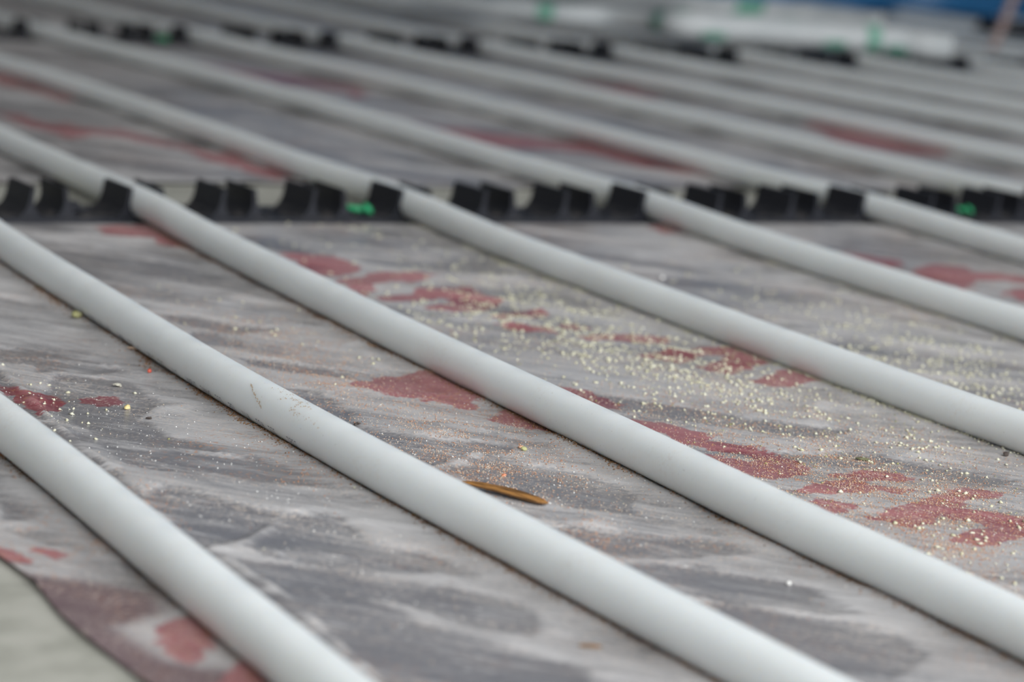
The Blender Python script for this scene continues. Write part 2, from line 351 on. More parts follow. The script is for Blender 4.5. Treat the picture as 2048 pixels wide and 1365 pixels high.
def lift_field(X, Y, seed=0.0):
    ang = math.radians(-56); u = X*math.cos(ang) + Y*math.sin(ang); v = -X*math.sin(ang) + Y*math.cos(ang)
    wu = u + .03 * fbm(X*9 + seed, Y*9, 3); wv = v + .022 * fbm(X*7 + 3, Y*7 + seed, 3)
    a = fbm(wu*7 + seed, wv*24 + 2, 4, .5)
    r = 1 - np.abs(fbm(wu*5 + 7 + seed, wv*17, 3)) * 3.2
    c = fbm(X*13 + 31, Y*13 + seed, 3)
    return np.clip(.42 + a*1.15 + .28*np.clip(r, -1, 1)**3 + .35*c, 0, 1.15), r
def film_height(X, Y, seed=0.0):
    L, r = lift_field(X, Y, seed)
    if seed == 0.0:
        cf = contact_at(X, Y); wgt = smoothstep(1.12, 1.0, (X - CAM[0]) * CF[0] + (Y - CAM[1]) * CF[1])
        L2 = .37 + .44 * L; L2 = L2 * (1 - smoothstep(-.0014, .0010, cf)) + (.05 + .16 * L) * smoothstep(-.0014, .0010, cf)
        L = L * (1 - wgt) + L2 * wgt
        cd_, side = crease_at(X, Y)
        L = np.where(side & (cd_ < .0080), np.minimum(L, .16), L); L = np.maximum(L, .95 * np.exp(-(cd_ / .0009) ** 2))
    cr = np.clip(r, 0, 1) ** 6
    h = .0003 + .0017 * smoothstep(.10, 1.10, L) + .0008 * cr
    d, left = near_pipe_side(X, Y)
    tent = np.where(left, np.exp(-(np.maximum(0, d - .0052) / .010) ** 2), 0) * (.6 + .8 * np.clip(fbm(X*21 + 4, Y*21, 2) + .4, 0, 1))
    if seed == 0.0: L = np.maximum(L, np.minimum(.80, tent * .9) * smoothstep(.004, .006, d))
    h = np.maximum(h, .0024 * np.minimum(1, tent))
    h = np.minimum(h, .0080 - np.sqrt(np.maximum(0, PR * PR - d * d)) + np.maximum(0, d - PR))
    for y0, y1 in ((-.004, .04), (1.005, 1.05), (1.935, 1.985)):
        q = np.maximum(np.maximum(y0 - Y, Y - y1), 0); h = np.minimum(h, .0004 + q * .12)
    return h, L
# red lettering of the film, traced outlines -> ground
R_FRONT = [
 Z(500,450,4.096,[(230,235),(420,240),(700,275),(900,350),(880,395),(700,415),(560,410),(430,330)]),
 Z(500,450,4.096,[(700,450),(870,435),(1000,405),(1350,400),(1560,430),(1400,460),(1200,480),(1030,490),(1000,550),(900,575),(800,520)]),
 Z(500,450,4.096,[(1010,590),(1300,560),(1450,500),(1700,500),(1900,540),(1990,590),(2060,600),(2000,670),(1900,700),(1700,722),(1500,705),(1400,680),(1650,640),(1700,615),(1550,590),(1350,620),(1150,625)]),
 Z(900,500,3.413,[(0,250),(150,245),(250,300),(380,350),(200,420),(0,435)]),
 Z(900,500,3.413,[(240,460),(420,400),(620,405),(700,440),(560,460),(350,482)]),
 Z(900,500,3.413,[(330,505),(700,528),(740,570),(600,558),(420,542)]),
 Z(900,500,3.413,[(740,500),(850,485),(960,530),(850,555)]),
 Z(900,500,3.413,[(840,585),(1100,560),(1500,590),(1540,620),(1250,630),(950,612)]),
 Z(900,500,3.413,[(1270,710),(1500,680),(1700,690),(1720,720),(1560,765),(1440,740),(1350,730)]),
 Z(900,500,3.413,[(1620,655),(1900,675),(2048,700),(2120,760),(2048,810),(1900,835),(1750,825),(1690,785),(1850,745),(1980,760),(1900,715),(1700,700)]),
 Z(1448,500,3.413,[(180,880),(430,820),(560,830),(700,895),(500,925),(330,935)]),
 Z(1448,500,3.413,[(0,670),(150,680),(330,780),(150,800),(0,760)]),
 [(695,767),(760,752),(850,745),(905,750),(970,795),(940,820),(850,802),(740,786)],
 [(980,838),(1020,818),(1080,840),(1140,866),(1060,858)],
 Z(900,500,3.413,[(640,880),(760,922),(980,958),(1180,1045),(1110,1085),(1000,1055),(840,985)]),
 [(1240,832),(1320,842),(1430,870),(1395,884),(1300,860)],
 Z(1350,850,2.934,[(-30,30),(100,28),(200,45),(130,70),(40,105),(-60,80)]),
 Z(1350,850,2.934,[(110,100),(250,88),(460,120),(560,155),(740,200),(795,238),(760,272),(560,335),(450,310),(220,215),(120,150),(420,205),(520,190),(400,158),(200,135)]),
 Z(1350,850,2.934,[(860,282),(1100,268),(1180,238),(1300,268),(1415,312),(1370,332),(1180,312),(1100,318),(1150,340),(1395,370),(1350,402),(1180,378),(1120,392),(1000,408),(870,405),(680,390),(830,345),(1000,302)]),
 Z(1350,850,2.934,[(810,440),(900,428),(1050,470),(980,505),(900,520),(840,480)]),
 Z(1350,850,2.934,[(1540,410),(1650,368),(1850,378),(1960,415),(1850,432),(1740,442),(1700,485),(2048,530),(2300,560),(2300,640),(2048,655),(1900,702),(1800,715),(1580,665),(1740,612),(1860,582),(1700,548),(1560,520),(1500,572),(1370,612),(1290,572),(1110,532),(1350,470),(1450,430)]),
 [(-20,752),(40,776),(90,785),(142,800),(112,815),(80,827),(35,800)],
 [(188,453),(280,450),(312,462),(430,520),(360,498),(290,478),(208,468)],
 Z(1448,500,3.413,[(760,-5),(1050,45),(1200,65),(1235,100),(1150,115),(950,65)]),
 Z(1448,500,3.413,[(1270,135),(1400,85),(1620,100),(1700,135),(2048,170),(2300,200),(2300,240),(2048,235),(1900,205),(1750,205),(1650,240),(1760,275),(1600,262),(1350,175)]),
 Z(1448,500,3.413,[(1880,302),(2048,255),(2300,270),(2300,350),(2048,345)]),
 [(1296,453),(1340,450),(1378,468),(1325,468)],
 Z(0,900,2.926,[(930,1040),(1000,1005),(1120,1010),(1230,1060),(1260,1130),(1190,1225),(1080,1230),(960,1170),(900,1100)]),
 [(160,790),(205,784),(250,796),(240,806),(205,810),(168,804)],
 Z(0,900,2.926,[(1380,1300),(1470,1255),(1650,1400),(1200,1400)]),
 Z(0,900,2.926,[(120,580),(280,588),(440,608),(330,655),(150,610)]),
 Z(0,900,2.926,[(-60,560),(180,640),(150,675),(-60,650)]),
]
R_BACK = [
 Z(0,200,2.926,[(-60,50),(150,85),(280,135),(380,125),(520,165),(700,165),(950,225),(1090,255),(1200,300),(1350,335),(1520,395),(1770,432),(1650,465),(1400,405),(1200,355),(1080,292),(800,245),(580,208),(400,215),(200,168),(80,115)]),
 Z(0,200,2.926,[(1270,255),(1400,295),(1510,342),(1400,350),(1290,295)]),
 Z(0,200,2.926,[(1590,365),(1740,405),(1690,425)]),
 Z(0,0,2.926,[(-100,400),(0,435),(150,490),(300,540),(450,590),(380,595),(200,535),(0,485)]),
 Z(0,0,2.926,[(1100,355),(1400,400),(1800,445),(2060,505),(2048,545),(1700,505),(1500,455)]),
 Z(700,0,2.926,[(-20,495),(60,515),(140,565),(0,575)]),
 Z(700,0,2.926,[(1230,460),(1500,490),(1820,570),(1700,600),(1400,530)]),
 [(800,236),(870,250),(1000,264),(1200,289),(1300,312),(1430,338),(1500,352),(1440,358),(1340,345),(1180,306),(980,290)],
 [(1600,245),(1750,272),(1960,302),(1880,312),(1700,295)],
 [(1150,165),(1250,172),(1330,192),(1250,198)],
]
def print_field(X, Y, polys): return poly_sdf(X, Y, [np.array([px(x, y, .0015)[:2] for x, y in P]) for P in polys])
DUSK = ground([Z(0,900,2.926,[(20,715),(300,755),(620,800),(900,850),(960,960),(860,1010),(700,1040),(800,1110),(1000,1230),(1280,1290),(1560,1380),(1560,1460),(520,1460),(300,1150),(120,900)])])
def film_sheet(name, xs, ys, polys, seed, edge_fn=None):
    X, Y = np.meshgrid(xs, ys); h, L = film_height(X, Y, seed); P = print_field(X, Y, polys)
    XX = X.copy(); YY = Y.copy()
    if edge_fn: XX, YY, h = edge_fn(X, Y, h)
    nx, ny = len(xs), len(ys); co = np.stack([XX, YY, h], -1).reshape(-1, 3).astype(np.float32)
    i = np.arange(nx-1)[None, :] + np.arange(ny-1)[:, None]*nx; q = np.stack([i, i+1, i+nx+1, i+nx], -1).reshape(-1, 4).astype(np.int32)
    me = bpy.data.meshes.new(name); me.vertices.add(len(co)); me.vertices.foreach_set('co', co.ravel())
    me.loops.add(q.size); me.loops.foreach_set('vertex_index', q.ravel()); me.polygons.add(len(q)); me.polygons.foreach_set('loop_start', np.arange(0, q.size, 4, dtype=np.int32))
    me.polygons.foreach_set('use_smooth', np.ones(len(q), bool)); me.update(calc_edges=True)
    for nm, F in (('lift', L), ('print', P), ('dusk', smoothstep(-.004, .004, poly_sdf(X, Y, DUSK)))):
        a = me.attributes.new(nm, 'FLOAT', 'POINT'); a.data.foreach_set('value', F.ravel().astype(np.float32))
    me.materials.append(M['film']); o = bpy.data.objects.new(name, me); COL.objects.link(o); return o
def front_edge(X, Y, h):
    e = np.maximum(0, 1 - (X + .256) / .02)                     # left edge wanders a little
    return X + e * (.0015 * np.sin(Y * 31) + .0008 * np.sin(Y * 83)), Y, h
xs = np.concatenate([np.arange(-.256, .75, .0023), np.arange(.76, 3.9, .03)]); ys = np.concatenate([np.arange(-1.3, -.76, .02), np.arange(-.75, .034, .0023)])
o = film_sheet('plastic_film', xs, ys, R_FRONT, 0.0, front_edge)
tag(o, 'dusty wrinkled grey plastic film with red lettering in front of the near clip rail', 'plastic film')
def back_edge(X, Y, h):
    e = np.maximum(0, 1 - (Y - .132) / .02); return X, Y + e * (.0035 * np.sin(X * 17) + .002 * np.sin(X * 61)), h
xs = np.arange(-.8, 3.9, .007); ys = np.concatenate([np.arange(.132, .5, .004), np.arange(.504, 2.0, .007)])
o = film_sheet('plastic_film', xs, ys, R_BACK, 5.0, back_edge)
tag(o, 'grey plastic film with faded red lettering behind the near clip rail, under distant pipes', 'plastic film')
# ------------------------------------------------------------ clip rails
def clip_mesh():
    pr = []   # half profile outer then inner (x,z), left side
    outer = [(-.0195, .0016), (-.0150, .0030), (-.0120, .0058), (-.0104, .0092), (-.0098, .0125), (-.0094, .0150), (-.0090, .0171)]
    inner = [(-.0072, .0174), (-.0073, .0150), (-.0076, .0125)]
    for k in range(0, 7):
        a = math.pi + (math.pi/2) * k / 6; inner.append((.0077 * math.cos(a), .0099 + .0077 * math.sin(a)))
    left = outer + inner; n = len(left)
    full = left + [(-x, z) for x, z in left[:-1][::-1]]
    N = len(full); ya, yb = .0006, .0352
    # strips between outer and inner built as quads through a centre-bottom line: use a fan of bottom points
    vs = []; fs = []
    for y in (ya + .0006, ya, yb, yb - .0006):
        pass
    rings = [(ya, .0004), (ya + .0005, 0), (yb - .0005, 0), (yb, .0004)]
    for y, s in rings:
        for i, (x, z) in enumerate(full): vs.append((x * (1 - s * 8), y, z - s * .4))
    for r in range(3):
        for i in range(N - 1):
            a = r*N + i; fs.append((a, a+N, a+N+1, a+1))
        # underside
        a = r*N; fs.append((a + N - 1, a + 2*N - 1, a + N, a))
    # end caps: quads pairing outer with inner points on each side
    no = len(outer); pairs = []
    for r, flip in ((0, False), (3, True)):
        def idx(i): return r*N + i
        for side in (0, 1):
            m = (lambda i: i) if side == 0 else (lambda i: N - 1 - i)
            oi = list(range(no)); ii = list(range(n - 1, no - 1, -1))      # outer bottom->top, inner bottom->top
            a, b2 = 0, 0
            while a < len(oi) - 1 or b2 < len(ii) - 1:
                if b2 >= len(ii) - 1 or (a < len(oi) - 1 and (a + 1) / len(oi) <= (b2 + 1) / len(ii)):
                    f = (idx(m(oi[a])), idx(m(oi[a+1])), idx(m(ii[b2]))); a += 1
                else:
                    f = (idx(m(oi[a])), idx(m(ii[b2+1])), idx(m(ii[b2]))); b2 += 1
                if len(set(f)) == 3: fs.append(f if (side == 0) != flip else f[::-1])
        f = (idx(0), idx(n - 1), idx(N - 1)); fs.append(f if not flip else f[::-1])
    me = bpy.data.meshes.new('clip'); me.from_pydata(vs, [], fs); me.update(); me.materials.append(M['black'])
    import bmesh
    bm = bmesh.new(); bm.from_mesh(me); bmesh.ops.recalc_face_normals(bm, faces=bm.faces); bm.to_mesh(me); bm.free()
    return me
CLIP = clip_mesh()
def base_mesh(x0, x1, first):
    m = MB(); m.box(x0, x1, .0052, .0300, 0, .0013)
    m.box(x0, x1, -.0022, .0060, 0, .0030, .0009); m.box(x0, x1, .0298, .0372, 0, .0032, .0009)
    x = first
    while x < x1 - .02:
        m.box(x + .022, x + .0245, .004, .032, .001, .0026, .0005); x += .05
    return m
def clip_rail(x0, x1, yfun, label, loc=None, rz=0, tabs=()):
    root = empty('clip_rail', loc or (0, 0, .0005), rz); tag(root, label, 'pipe rail', 'black pipe clip rails')
    first = math.ceil((x0 - .0100 + .015) / .05) * .05 + .0100
    m = base_mesh(x0, x1, first)
    # subdivide along X so that the rail can follow its slight bow
    o = m.build('rail_base', M['black'], root)
    x = first
    while x < x1 - .012:
        c = bpy.data.objects.new('clip', CLIP); COL.objects.link(c); c.parent = root; c.location = (x, yfun(x), 0); x += .05
    for t in tabs:
        q = MB(); q.box(t[0]-.0045, t[0]+.0045, t[1]-.004, t[1]+.004, .002, t[2], .0008); q.box(t[0]-.001, t[0]+.0065, t[1]-.0065, t[1]-.002, .002, t[2]-.0025, .0006); q.build('joining_tab', M['black'], root)
    return root
clip_rail(-.3, 1.30, lambda x: 0, 'long black pipe clip rail across the middle of the photo, nearest of the rails', tabs=[(-.019, .030, .0062)])
clip_rail(.155, 2.46, lambda x: 0, 'blurred black pipe clip rail in the second row, along the upper part of the photo', (0, 1.0116, .0005))
clip_rail(.655, 1.63, lambda x: 0, 'farthest black pipe clip rail, blurred at the top edge in front of the blue sheet', (0, 1.93, .0005))
clip_rail(-.005, .32, lambda x: 0, 'short loose piece of black clip rail at the upper right edge near the thin stick', (1.742, 1.475, .018), math.radians(-84))
# ------------------------------------------------------------ green plugs in the rails
def plug(loc, rz, label, s=1.0):
    root = empty('green_plug', loc, rz); tag(root, label, 'plug', 'green plastic plugs in the rails')
    vs, fs = tube_mesh([(0,0,0), (.0006*s,0,.0006*s), (.0018*s,0,.0018*s), (.0026*s,0,.0026*s)], [.0022*s, .0034*s, .0036*s, .0018*s], 14); mk('plug_head', vs, fs, M['green'], root, True)
    vs, fs = tube_mesh([(.0002*s,0,.0008*s), (-.005*s,.001*s,.0008*s), (-.0105*s,.0025*s,.0012*s), (-.013*s,.003*s,.001*s)], [.0015*s, .0017*s, .0013*s, .0005*s], 10); mk('plug_stem', vs, fs, M['green'], root, True)
plug((.1335, .006, .0058), math.radians(-20), 'bright green plastic plug on the near clip rail just left of a clipped pipe')
plug((.5425, .018, .0048), math.radians(-30), 'dark green plug on the near clip rail close to the right edge of the photo', .85)
plug((.431, 1.016, .0055), math.radians(-25), 'faint green plug on the second clip rail at upper left', 1.0)
# ------------------------------------------------------------ print and scuffs on the second pipe
def on_pipe(n, Y, ang, lift=.00012):
    x = pipe_x(n, Y); z = zc(Y); dx = (pipe_x(n, Y + .004) - pipe_x(n, Y - .004)) / .008
    a = math.radians(ang); r = PR + lift
    return (x + r * math.cos(a) * 1.0, Y - dx * r * math.cos(a), z + r * math.sin(a))
def pipe_patch(m, n, Y0_, a0, Y1_, a1, width_y, width_a):
    # a short stroke from (Y0,a0) to (Y1,a1) with a width
    p = [on_pipe(n, Y0_ - width_y, a0 - width_a), on_pipe(n, Y0_ + width_y, a0 + width_a), on_pipe(n, Y1_ + width_y, a1 + width_a), on_pipe(n, Y1_ - width_y, a1 - width_a)]
    m.add(p, [(0, 1, 2, 3)])
A = PIPES[-1][1]
m = MB(); Y = -.245; r5 = random.Random(11)
A0, A1 = 206, 226
while Y > -.470:
    w_ = r5.choice([3, 4, 5, 2]);
    for g in range(w_):
        wy = .0011
        k = r5.randrange(5); t = .00013
        def V(y, a=A0, b=A1): pipe_patch(m, -1, y, a, y, b, t, 0)
        def Hh(y0, y1, a): pipe_patch(m, -1, y0, a, y1, a, 0, 1.1)
        if k == 0: V(Y); V(Y - wy); Hh(Y, Y - wy, (A0+A1)/2)
        elif k == 1: V(Y); Hh(Y, Y - wy, A0); Hh(Y, Y - wy, A1)
        elif k == 2: V(Y)
        elif k == 3: Hh(Y, Y - wy, A0); V(Y - wy/2)
        else: V(Y - wy, A0, (A0+A1)/2); V(Y, (A0+A1)/2, A1); Hh(Y, Y - wy, A0); Hh(Y, Y-wy, A1); Hh(Y, Y-wy, (A0+A1)/2)
        Y -= .0021
    Y -= r5.choice([.004, .006, .009])
m.build('printed_characters', M['ink'], A)['label'] = 'tiny dark printed characters'
m = MB()
for k in range(34):
    Y = -.427 - k * .0005 + r5.uniform(-.0005, .0005); a = 128 + k * 1.15 + r5.uniform(-2, 2); s = r5.uniform(.0002, .00055); pipe_patch(m, -1, Y, a - s*4000, Y - s, a + s*4000, s, 0)
for k in range(60):
    Y = r5.gauss(-.455, .008); a = r5.gauss(104, 9); s = r5.uniform(.00015, .0005); pipe_patch(m, -1, Y, a - s*3500, Y - s, a + s*3500, s, 0)
for k in range(30):
    Y = r5.gauss(-.468, .008); a = r5.gauss(135, 5); s = r5.uniform(.00015, .0004); pipe_patch(m, -1, Y, a - s*3500, Y - s, a + s*3500, s, 0)
m.build('scuff_marks', M['tan'], A)['label'] = 'reddish brown scuffs'
# ------------------------------------------------------------ loose crumbs, sawdust and dirt
TEMPL = []
for s in range(12):
    q = np.random.RandomState(40 + s); v = np.array([(1,0,0),(-1,0,0),(0,1,0),(0,-1,0),(0,0,1),(0,0,-.7)], float) * q.uniform(.55, 1.15, (6, 1)); v[:, :3] *= q.uniform(.6, 1.2, 3); v += q.uniform(-.18, .18, v.shape)
    TEMPL.append(v)
OCT = np.array([(0,2,4),(2,1,4),(1,3,4),(3,0,4),(2,0,5),(1,2,5),(3,1,5),(0,3,5)])
YRR = np.array([p[1] for p in PIPES[0][0]]); XRR = {n: np.array([p[0] for p in PIPES[n][0]]) for n in PIPES}
def crumbs(name, pts, sizes, mat, label, cat, zs=None, seed=0.0, flat=.65):
    q = np.random.RandomState(len(pts)); X = pts[:, 0]; Yv = pts[:, 1]
    if zs is None:
        h, _ = film_height(X, Yv, seed); zs = h
        d = near_pipe_dist(X, Yv)
    n = len(pts); ti = q.randint(0, 12, n); th = q.rand(n) * 6.283; T = np.array(TEMPL)[ti] * sizes[:, None, None] * 1.02; T[:, :, 2] *= flat
    T[:, :, 0] *= q.uniform(.8, 1.35, n)[:, None]
    c, s = np.cos(th)[:, None], np.sin(th)[:, None]; x = T[:, :, 0]*c - T[:, :, 1]*s; y = T[:, :, 0]*s + T[:, :, 1]*c; z = T[:, :, 2]
    co = np.stack([x + X[:, None], y + Yv[:, None], z + (zs + sizes * .25)[:, None]], -1).reshape(-1, 3)
    fs = (OCT[None] + (np.arange(n) * 6)[:, None, None]).reshape(-1, 3).astype(np.int32)
    me = bpy.data.meshes.new(name); me.vertices.add(len(co)); me.vertices.foreach_set('co', co.astype(np.float32).ravel())
    me.loops.add(fs.size); me.loops.foreach_set('vertex_index', fs.ravel()); me.polygons.add(len(fs)); me.polygons.foreach_set('loop_start', np.arange(0, fs.size, 3, dtype=np.int32)); me.update(calc_edges=True)
    me.materials.append(mat); o = bpy.data.objects.new(name, me); COL.objects.link(o); tag(o, label, cat, kind='stuff'); return o
RS = np.random.RandomState(21)
def cluster(spec):
    """spec: (px, py, sd_x_px, sd_y_px, count) clusters measured in the photograph and laid on the ground"""
    out = []
    for cx, cy, sx, sy, n in spec:
        n = int(n * 2.3)
        a = np.stack([RS.normal(cx, sx, n), RS.normal(cy, sy, n)], 1); a[:, 1] += (a[:, 0] - cx) * .22
        a = a[(a[:, 1] > 446)]
        d = CF[None] + CR[None] * ((a[:, :1] - 1024) / FPX) - CU[None] * ((a[:, 1:] - 682.5) / FPX)
        t = (.001 - CAM[2]) / d[:, 2:]; P = CAM[None] + d * t; out.append(P[:, :2])
    P = np.concatenate(out); P = P[RS.rand(len(P)) < .25 + .75 * smoothstep(-.22, .22, fbm(P[:, 0]*70, P[:, 1]*70, 2))]; return P[(near_pipe_dist(P[:, 0], P[:, 1]) > .0045) & (P[:, 1] < -.004) & (P[:, 0] > -.24)]
def uniform(n, x0=-.24, x1=.62, y0=-.73, y1=-.005):
    P = np.stack([RS.uniform(x0, x1, n), RS.uniform(y0, y1, n)], 1); f = fbm(P[:, 0]*18, P[:, 1]*18, 3); P = P[RS.rand(len(P)) < smoothstep(-.25, .45, f)]
    return P[near_pipe_dist(P[:, 0], P[:, 1]) > .0045]
def sz(n, a, b, p=2.2): return a + (b - a) * RS.rand(n) ** p
P = np.concatenate([cluster([(700,520,130,30,60),(1080,600,150,40,700),(1200,690,200,45,900),(1350,735,160,45,650),(1010,660,130,25,300),(1700,650,190,45,520),(1850,730,130,50,650),(1950,800,110,40,380),(1500,780,180,35,260),(1620,850,180,35,160),(1750,910,150,50,200),(1950,1080,90,60,140),(700,455,130,5,110),(90,800,60,30,70),(560,660,120,30,70),(800,660,60,20,50)]), uniform(500)])
crumbs('foam_crumbs', P, sz(len(P), .00018, .0013, 2.5), M['yellow'], 'pale yellow foam crumbs scattered over the film between the middle pipes', 'crumbs')
P = np.concatenate([cluster([(1200,680,250,60,260),(1900,760,130,60,260),(1700,920,200,60,120),(1100,600,120,30,120),(1300,700,200,60,160)]), uniform(160)])
crumbs('olive_crumbs', P, sz(len(P), .0002, .0007), M['olive'], 'olive green crumbs mixed in with the pale yellow ones', 'crumbs')
P = np.concatenate([cluster([(500,660,120,25,500),(600,720,90,35,600),(640,770,80,25,500),(900,860,160,30,900),(1000,930,120,40,1000),(860,940,80,30,350),(1180,1075,40,18,220),(1700,930,200,50,1500),(1850,1040,150,60,2200),(1550,930,150,40,900),(1480,830,200,40,500),(1750,870,200,40,500),(1900,1110,80,40,600),(290,1000,30,30,260),(200,1090,12,6,120),(640,940,60,30,260)]), uniform(1500)])
P = np.concatenate([P, P + RS.normal(0, .003, P.shape)]); P = P[(near_pipe_dist(P[:, 0], P[:, 1]) > .0045) & (P[:, 1] < -.004)]
crumbs('brick_dust', P, sz(len(P), .00010, .00044, 2.6), M['orange'], 'fine orange dust in drifts on the film at the lower right and centre', 'dust')
P = np.concatenate([cluster([(560,700,150,45,600),(950,900,200,60,1200),(1750,960,260,90,2600),(1500,850,260,60,900),(1350,740,260,70,600)]), uniform(3500)])
P = np.concatenate([P, P + RS.normal(0, .004, P.shape), P + RS.normal(0, .008, P.shape)]); P = P[(near_pipe_dist(P[:, 0], P[:, 1]) > .0045) & (P[:, 1] < -.004)]
crumbs('sawdust', P, sz(len(P), .00009, .00042, 2.6), M['tan'], 'fine tan sawdust lying thinly over the whole front film', 'dust')
P = np.concatenate([uniform(7000), cluster([(200,840,160,40,300),(1000,930,200,60,800),(800,1080,260,70,260),(500,1000,160,60,300),(1700,1000,250,80,700)])])
crumbs('plaster_specks', P, sz(len(P), .0001, .00048, 4), M['white'], 'tiny white plaster specks sprinkled all over the film', 'dust')
P = uniform(420)
crumbs('dark_grit', P, sz(len(P), .00015, .0006, 3), M['dark'], 'dark brown grit specks spread sparsely over the film', 'grit')
# dirt gathered along the left foot of each near pipe
foot = []; fy = []
for n in (-2, -1, 0, 1, 2, 3):
    Yv = RS.uniform(-.73, -.02, {-2: 4000, -1: 9000, 0: 7500, 1: 5000, 2: 2400, 3: 1200}[n]); dens = fbm(Yv*14 + n*5, Yv*3, 3); k = RS.rand(len(Yv)) < smoothstep(-.45, .25, dens); Yv = Yv[k]
    off = -.0030 - np.abs(RS.normal(0, .0020, len(Yv))) - smoothstep(.0, .5, fbm(Yv*20 + n, Yv*2, 2)) * RS.rand(len(Yv)) * .006
    P = np.stack([np.interp(Yv, YRR, XRR[n]) + off, Yv], 1); (foot if n < 1 else fy).append(P)
P = np.concatenate(foot); h = RS.rand(len(P)); P1, P2 = P[h < .72], P[h >= .72]
crumbs('brown_dirt', P1, sz(len(P1), .00015, .00055, 2.5), M['brown'], 'brown dirt gathered in a line along the lower side of the near pipes', 'dirt')
crumbs('orange_grit', P2, sz(len(P2), .00012, .0005, 2.5), M['orange'], 'orange grit along the lower side of the near pipes', 'grit')
P = np.concatenate(fy); crumbs('crumb_line', P, sz(len(P), .0002, .0008, 2), M['yellow'], 'pale crumbs caught along the lower side of the pipes behind', 'crumbs')
# dust on the rail's flat back
P = np.stack([RS.uniform(-.1, .62, 260), RS.uniform(.004, .034, 260)], 1)
crumbs('rail_crumbs', P, sz(len(P), .0003, .0011, 2), M['yellow'], 'crumbs lying in the troughs of the near clip rail', 'crumbs', zs=np.full(len(P), .0018) + np.where((P[:, 1] < .007) | (P[:, 1] > .029), .0017, 0))
# ------------------------------------------------------------ single pieces lying about
def film_z(x, y): return float(film_height(np.array([x]), np.array([y]), 0.0)[0][0])
def chunk(name, pxy, dims, mat, label, cat, seed, rz=0, det=2, jag=.22, pebble=False):
    import bmesh
    P = px(pxy[0], pxy[1], .001); bm = bmesh.new(); bmesh.ops.create_icosphere(bm, subdivisions=det, radius=1); q = random.Random(seed)
    off = [Vector((q.uniform(-1,1), q.uniform(-1,1), q.uniform(-1,1))).normalized() for _ in range(9)]
    for v in bm.verts:
        d = v.co.normalized(); s = 1
        for i, k in enumerate(off): s -= jag * max(0, d.dot(k) - .55) * (1 + (i % 3) * .6)
        s += q.uniform(-jag, jag) * (.05 if pebble else .22); v.co = Vector((d.x*dims[0]*s, d.y*dims[1]*s, d.z*dims[2]*s))
    me = bpy.data.meshes.new(name); bm.to_mesh(me); bm.free(); me.materials.append(mat); o = bpy.data.objects.new(name, me); COL.objects.link(o)
    o.location = (P[0], P[1], film_z(P[0], P[1]) + dims[2]*.8); o.rotation_euler = (0, 0, rz); tag(o, label, cat); return o
chunk('pebble', (152, 641), (.0026, .0024, .0017), M['olive'], 'round dark olive pebble on the film at the left beside the pipe with printed characters', 'pebble', 1, pebble=True)
chunk('foam_chip', (270, 704), (.0046, .0020, .0007), flecked('peach_foam', (.60, .42, .30), (.72, .56, .42), 200), 'flat peach coloured chip against the lower side of the pipe with printed characters', 'chip', 2, math.radians(-28), jag=.5)
chunk('orange_bead', (298, 750), (.0010, .0010, .0009), new_mat('orange_red_plastic', (.55, .09, .05), .4), 'small orange red bead on bare film left of centre', 'bead', 3, pebble=True)
chunk('bark_flake', (299, 839), (.0016, .0013, .0006), M['dark'], 'tiny black bark flake on the film between the two lower left pipes', 'flake', 4, .4, jag=.6)
chunk('dirt_lump', (714, 849), (.0015, .0015, .0009), M['dark'], 'small black dirt lump just above the pipe with printed characters, at mid length', 'dirt lump', 5, jag=.5)
chunk('yellow_foam_chip', (255, 818), (.0018, .0011, .0009), flecked('ochre_foam', (.62, .48, .18), (.70, .60, .32), 200), 'ochre yellow foam chip lower left, near the red ring printed on the film', 'chip', 6, .5)
chunk('grey_foam_chip', (235, 774), (.0020, .0014, .0008), flecked('grey_foam', (.42, .40, .33), (.55, .52, .42), 200), 'greyish chip lying just above the red ring printed on the film', 'chip', 16, .2, jag=.5)
chunk('seed_husk', (1722, 919), (.0030, .0010, .0007), flecked('dark_olive_husk', (.08, .09, .04), (.16, .15, .08), 200), 'slender dark olive husk on the film at right, above the red letters', 'husk', 7, math.radians(-30))
chunk('dark_pebble', (2011, 917), (.0014, .0012, .0010), M['dark'], 'dark brown pebble near the right edge below the thick crumbs', 'pebble', 8)
chunk('bark_chip', (1180, 1299), (.0034, .0011, .0006), M['brown'], 'brown bark chip near the bottom edge between two pipes', 'chip', 9, math.radians(-20), jag=.5)
chunk('brown_flake', (13, 915), (.0030, .0015, .0009), flecked('reddish_bark', (.26, .09, .03), (.40, .20, .10), 200), 'reddish brown flake at the left edge under the nearest pipe', 'flake', 10, math.radians(-40), jag=.4)
chunk('orange_brick_chip', (1040, 898), (.0012, .0009, .0007), M['orange'], 'orange brick chip above the wood splinter', 'chip', 11)
chunk('olive_foam_chip', (1047, 903), (.0014, .0010, .0009), M['olive'], 'olive crumb touching the orange brick chip above the wood splinter', 'chip', 12)
chunk('red_brick_chip', (1008, 951), (.0010, .0009, .0006), flecked('red_brick', (.60, .17, .07), (.68, .30, .18), 200), 'bright red orange brick chip just above the wood splinter', 'chip', 13)
chunk('plaster_grain', (1578, 1167), (.0008, .0008, .0007), M['white'], 'small round white grain on bare film at lower right', 'grain', 14, pebble=True)
chunk('white_grain', (1325, 557), (.0012, .0012, .0009), M['white'], 'blurred round white grain between the second and third clipped pipes', 'grain', 15, pebble=True)
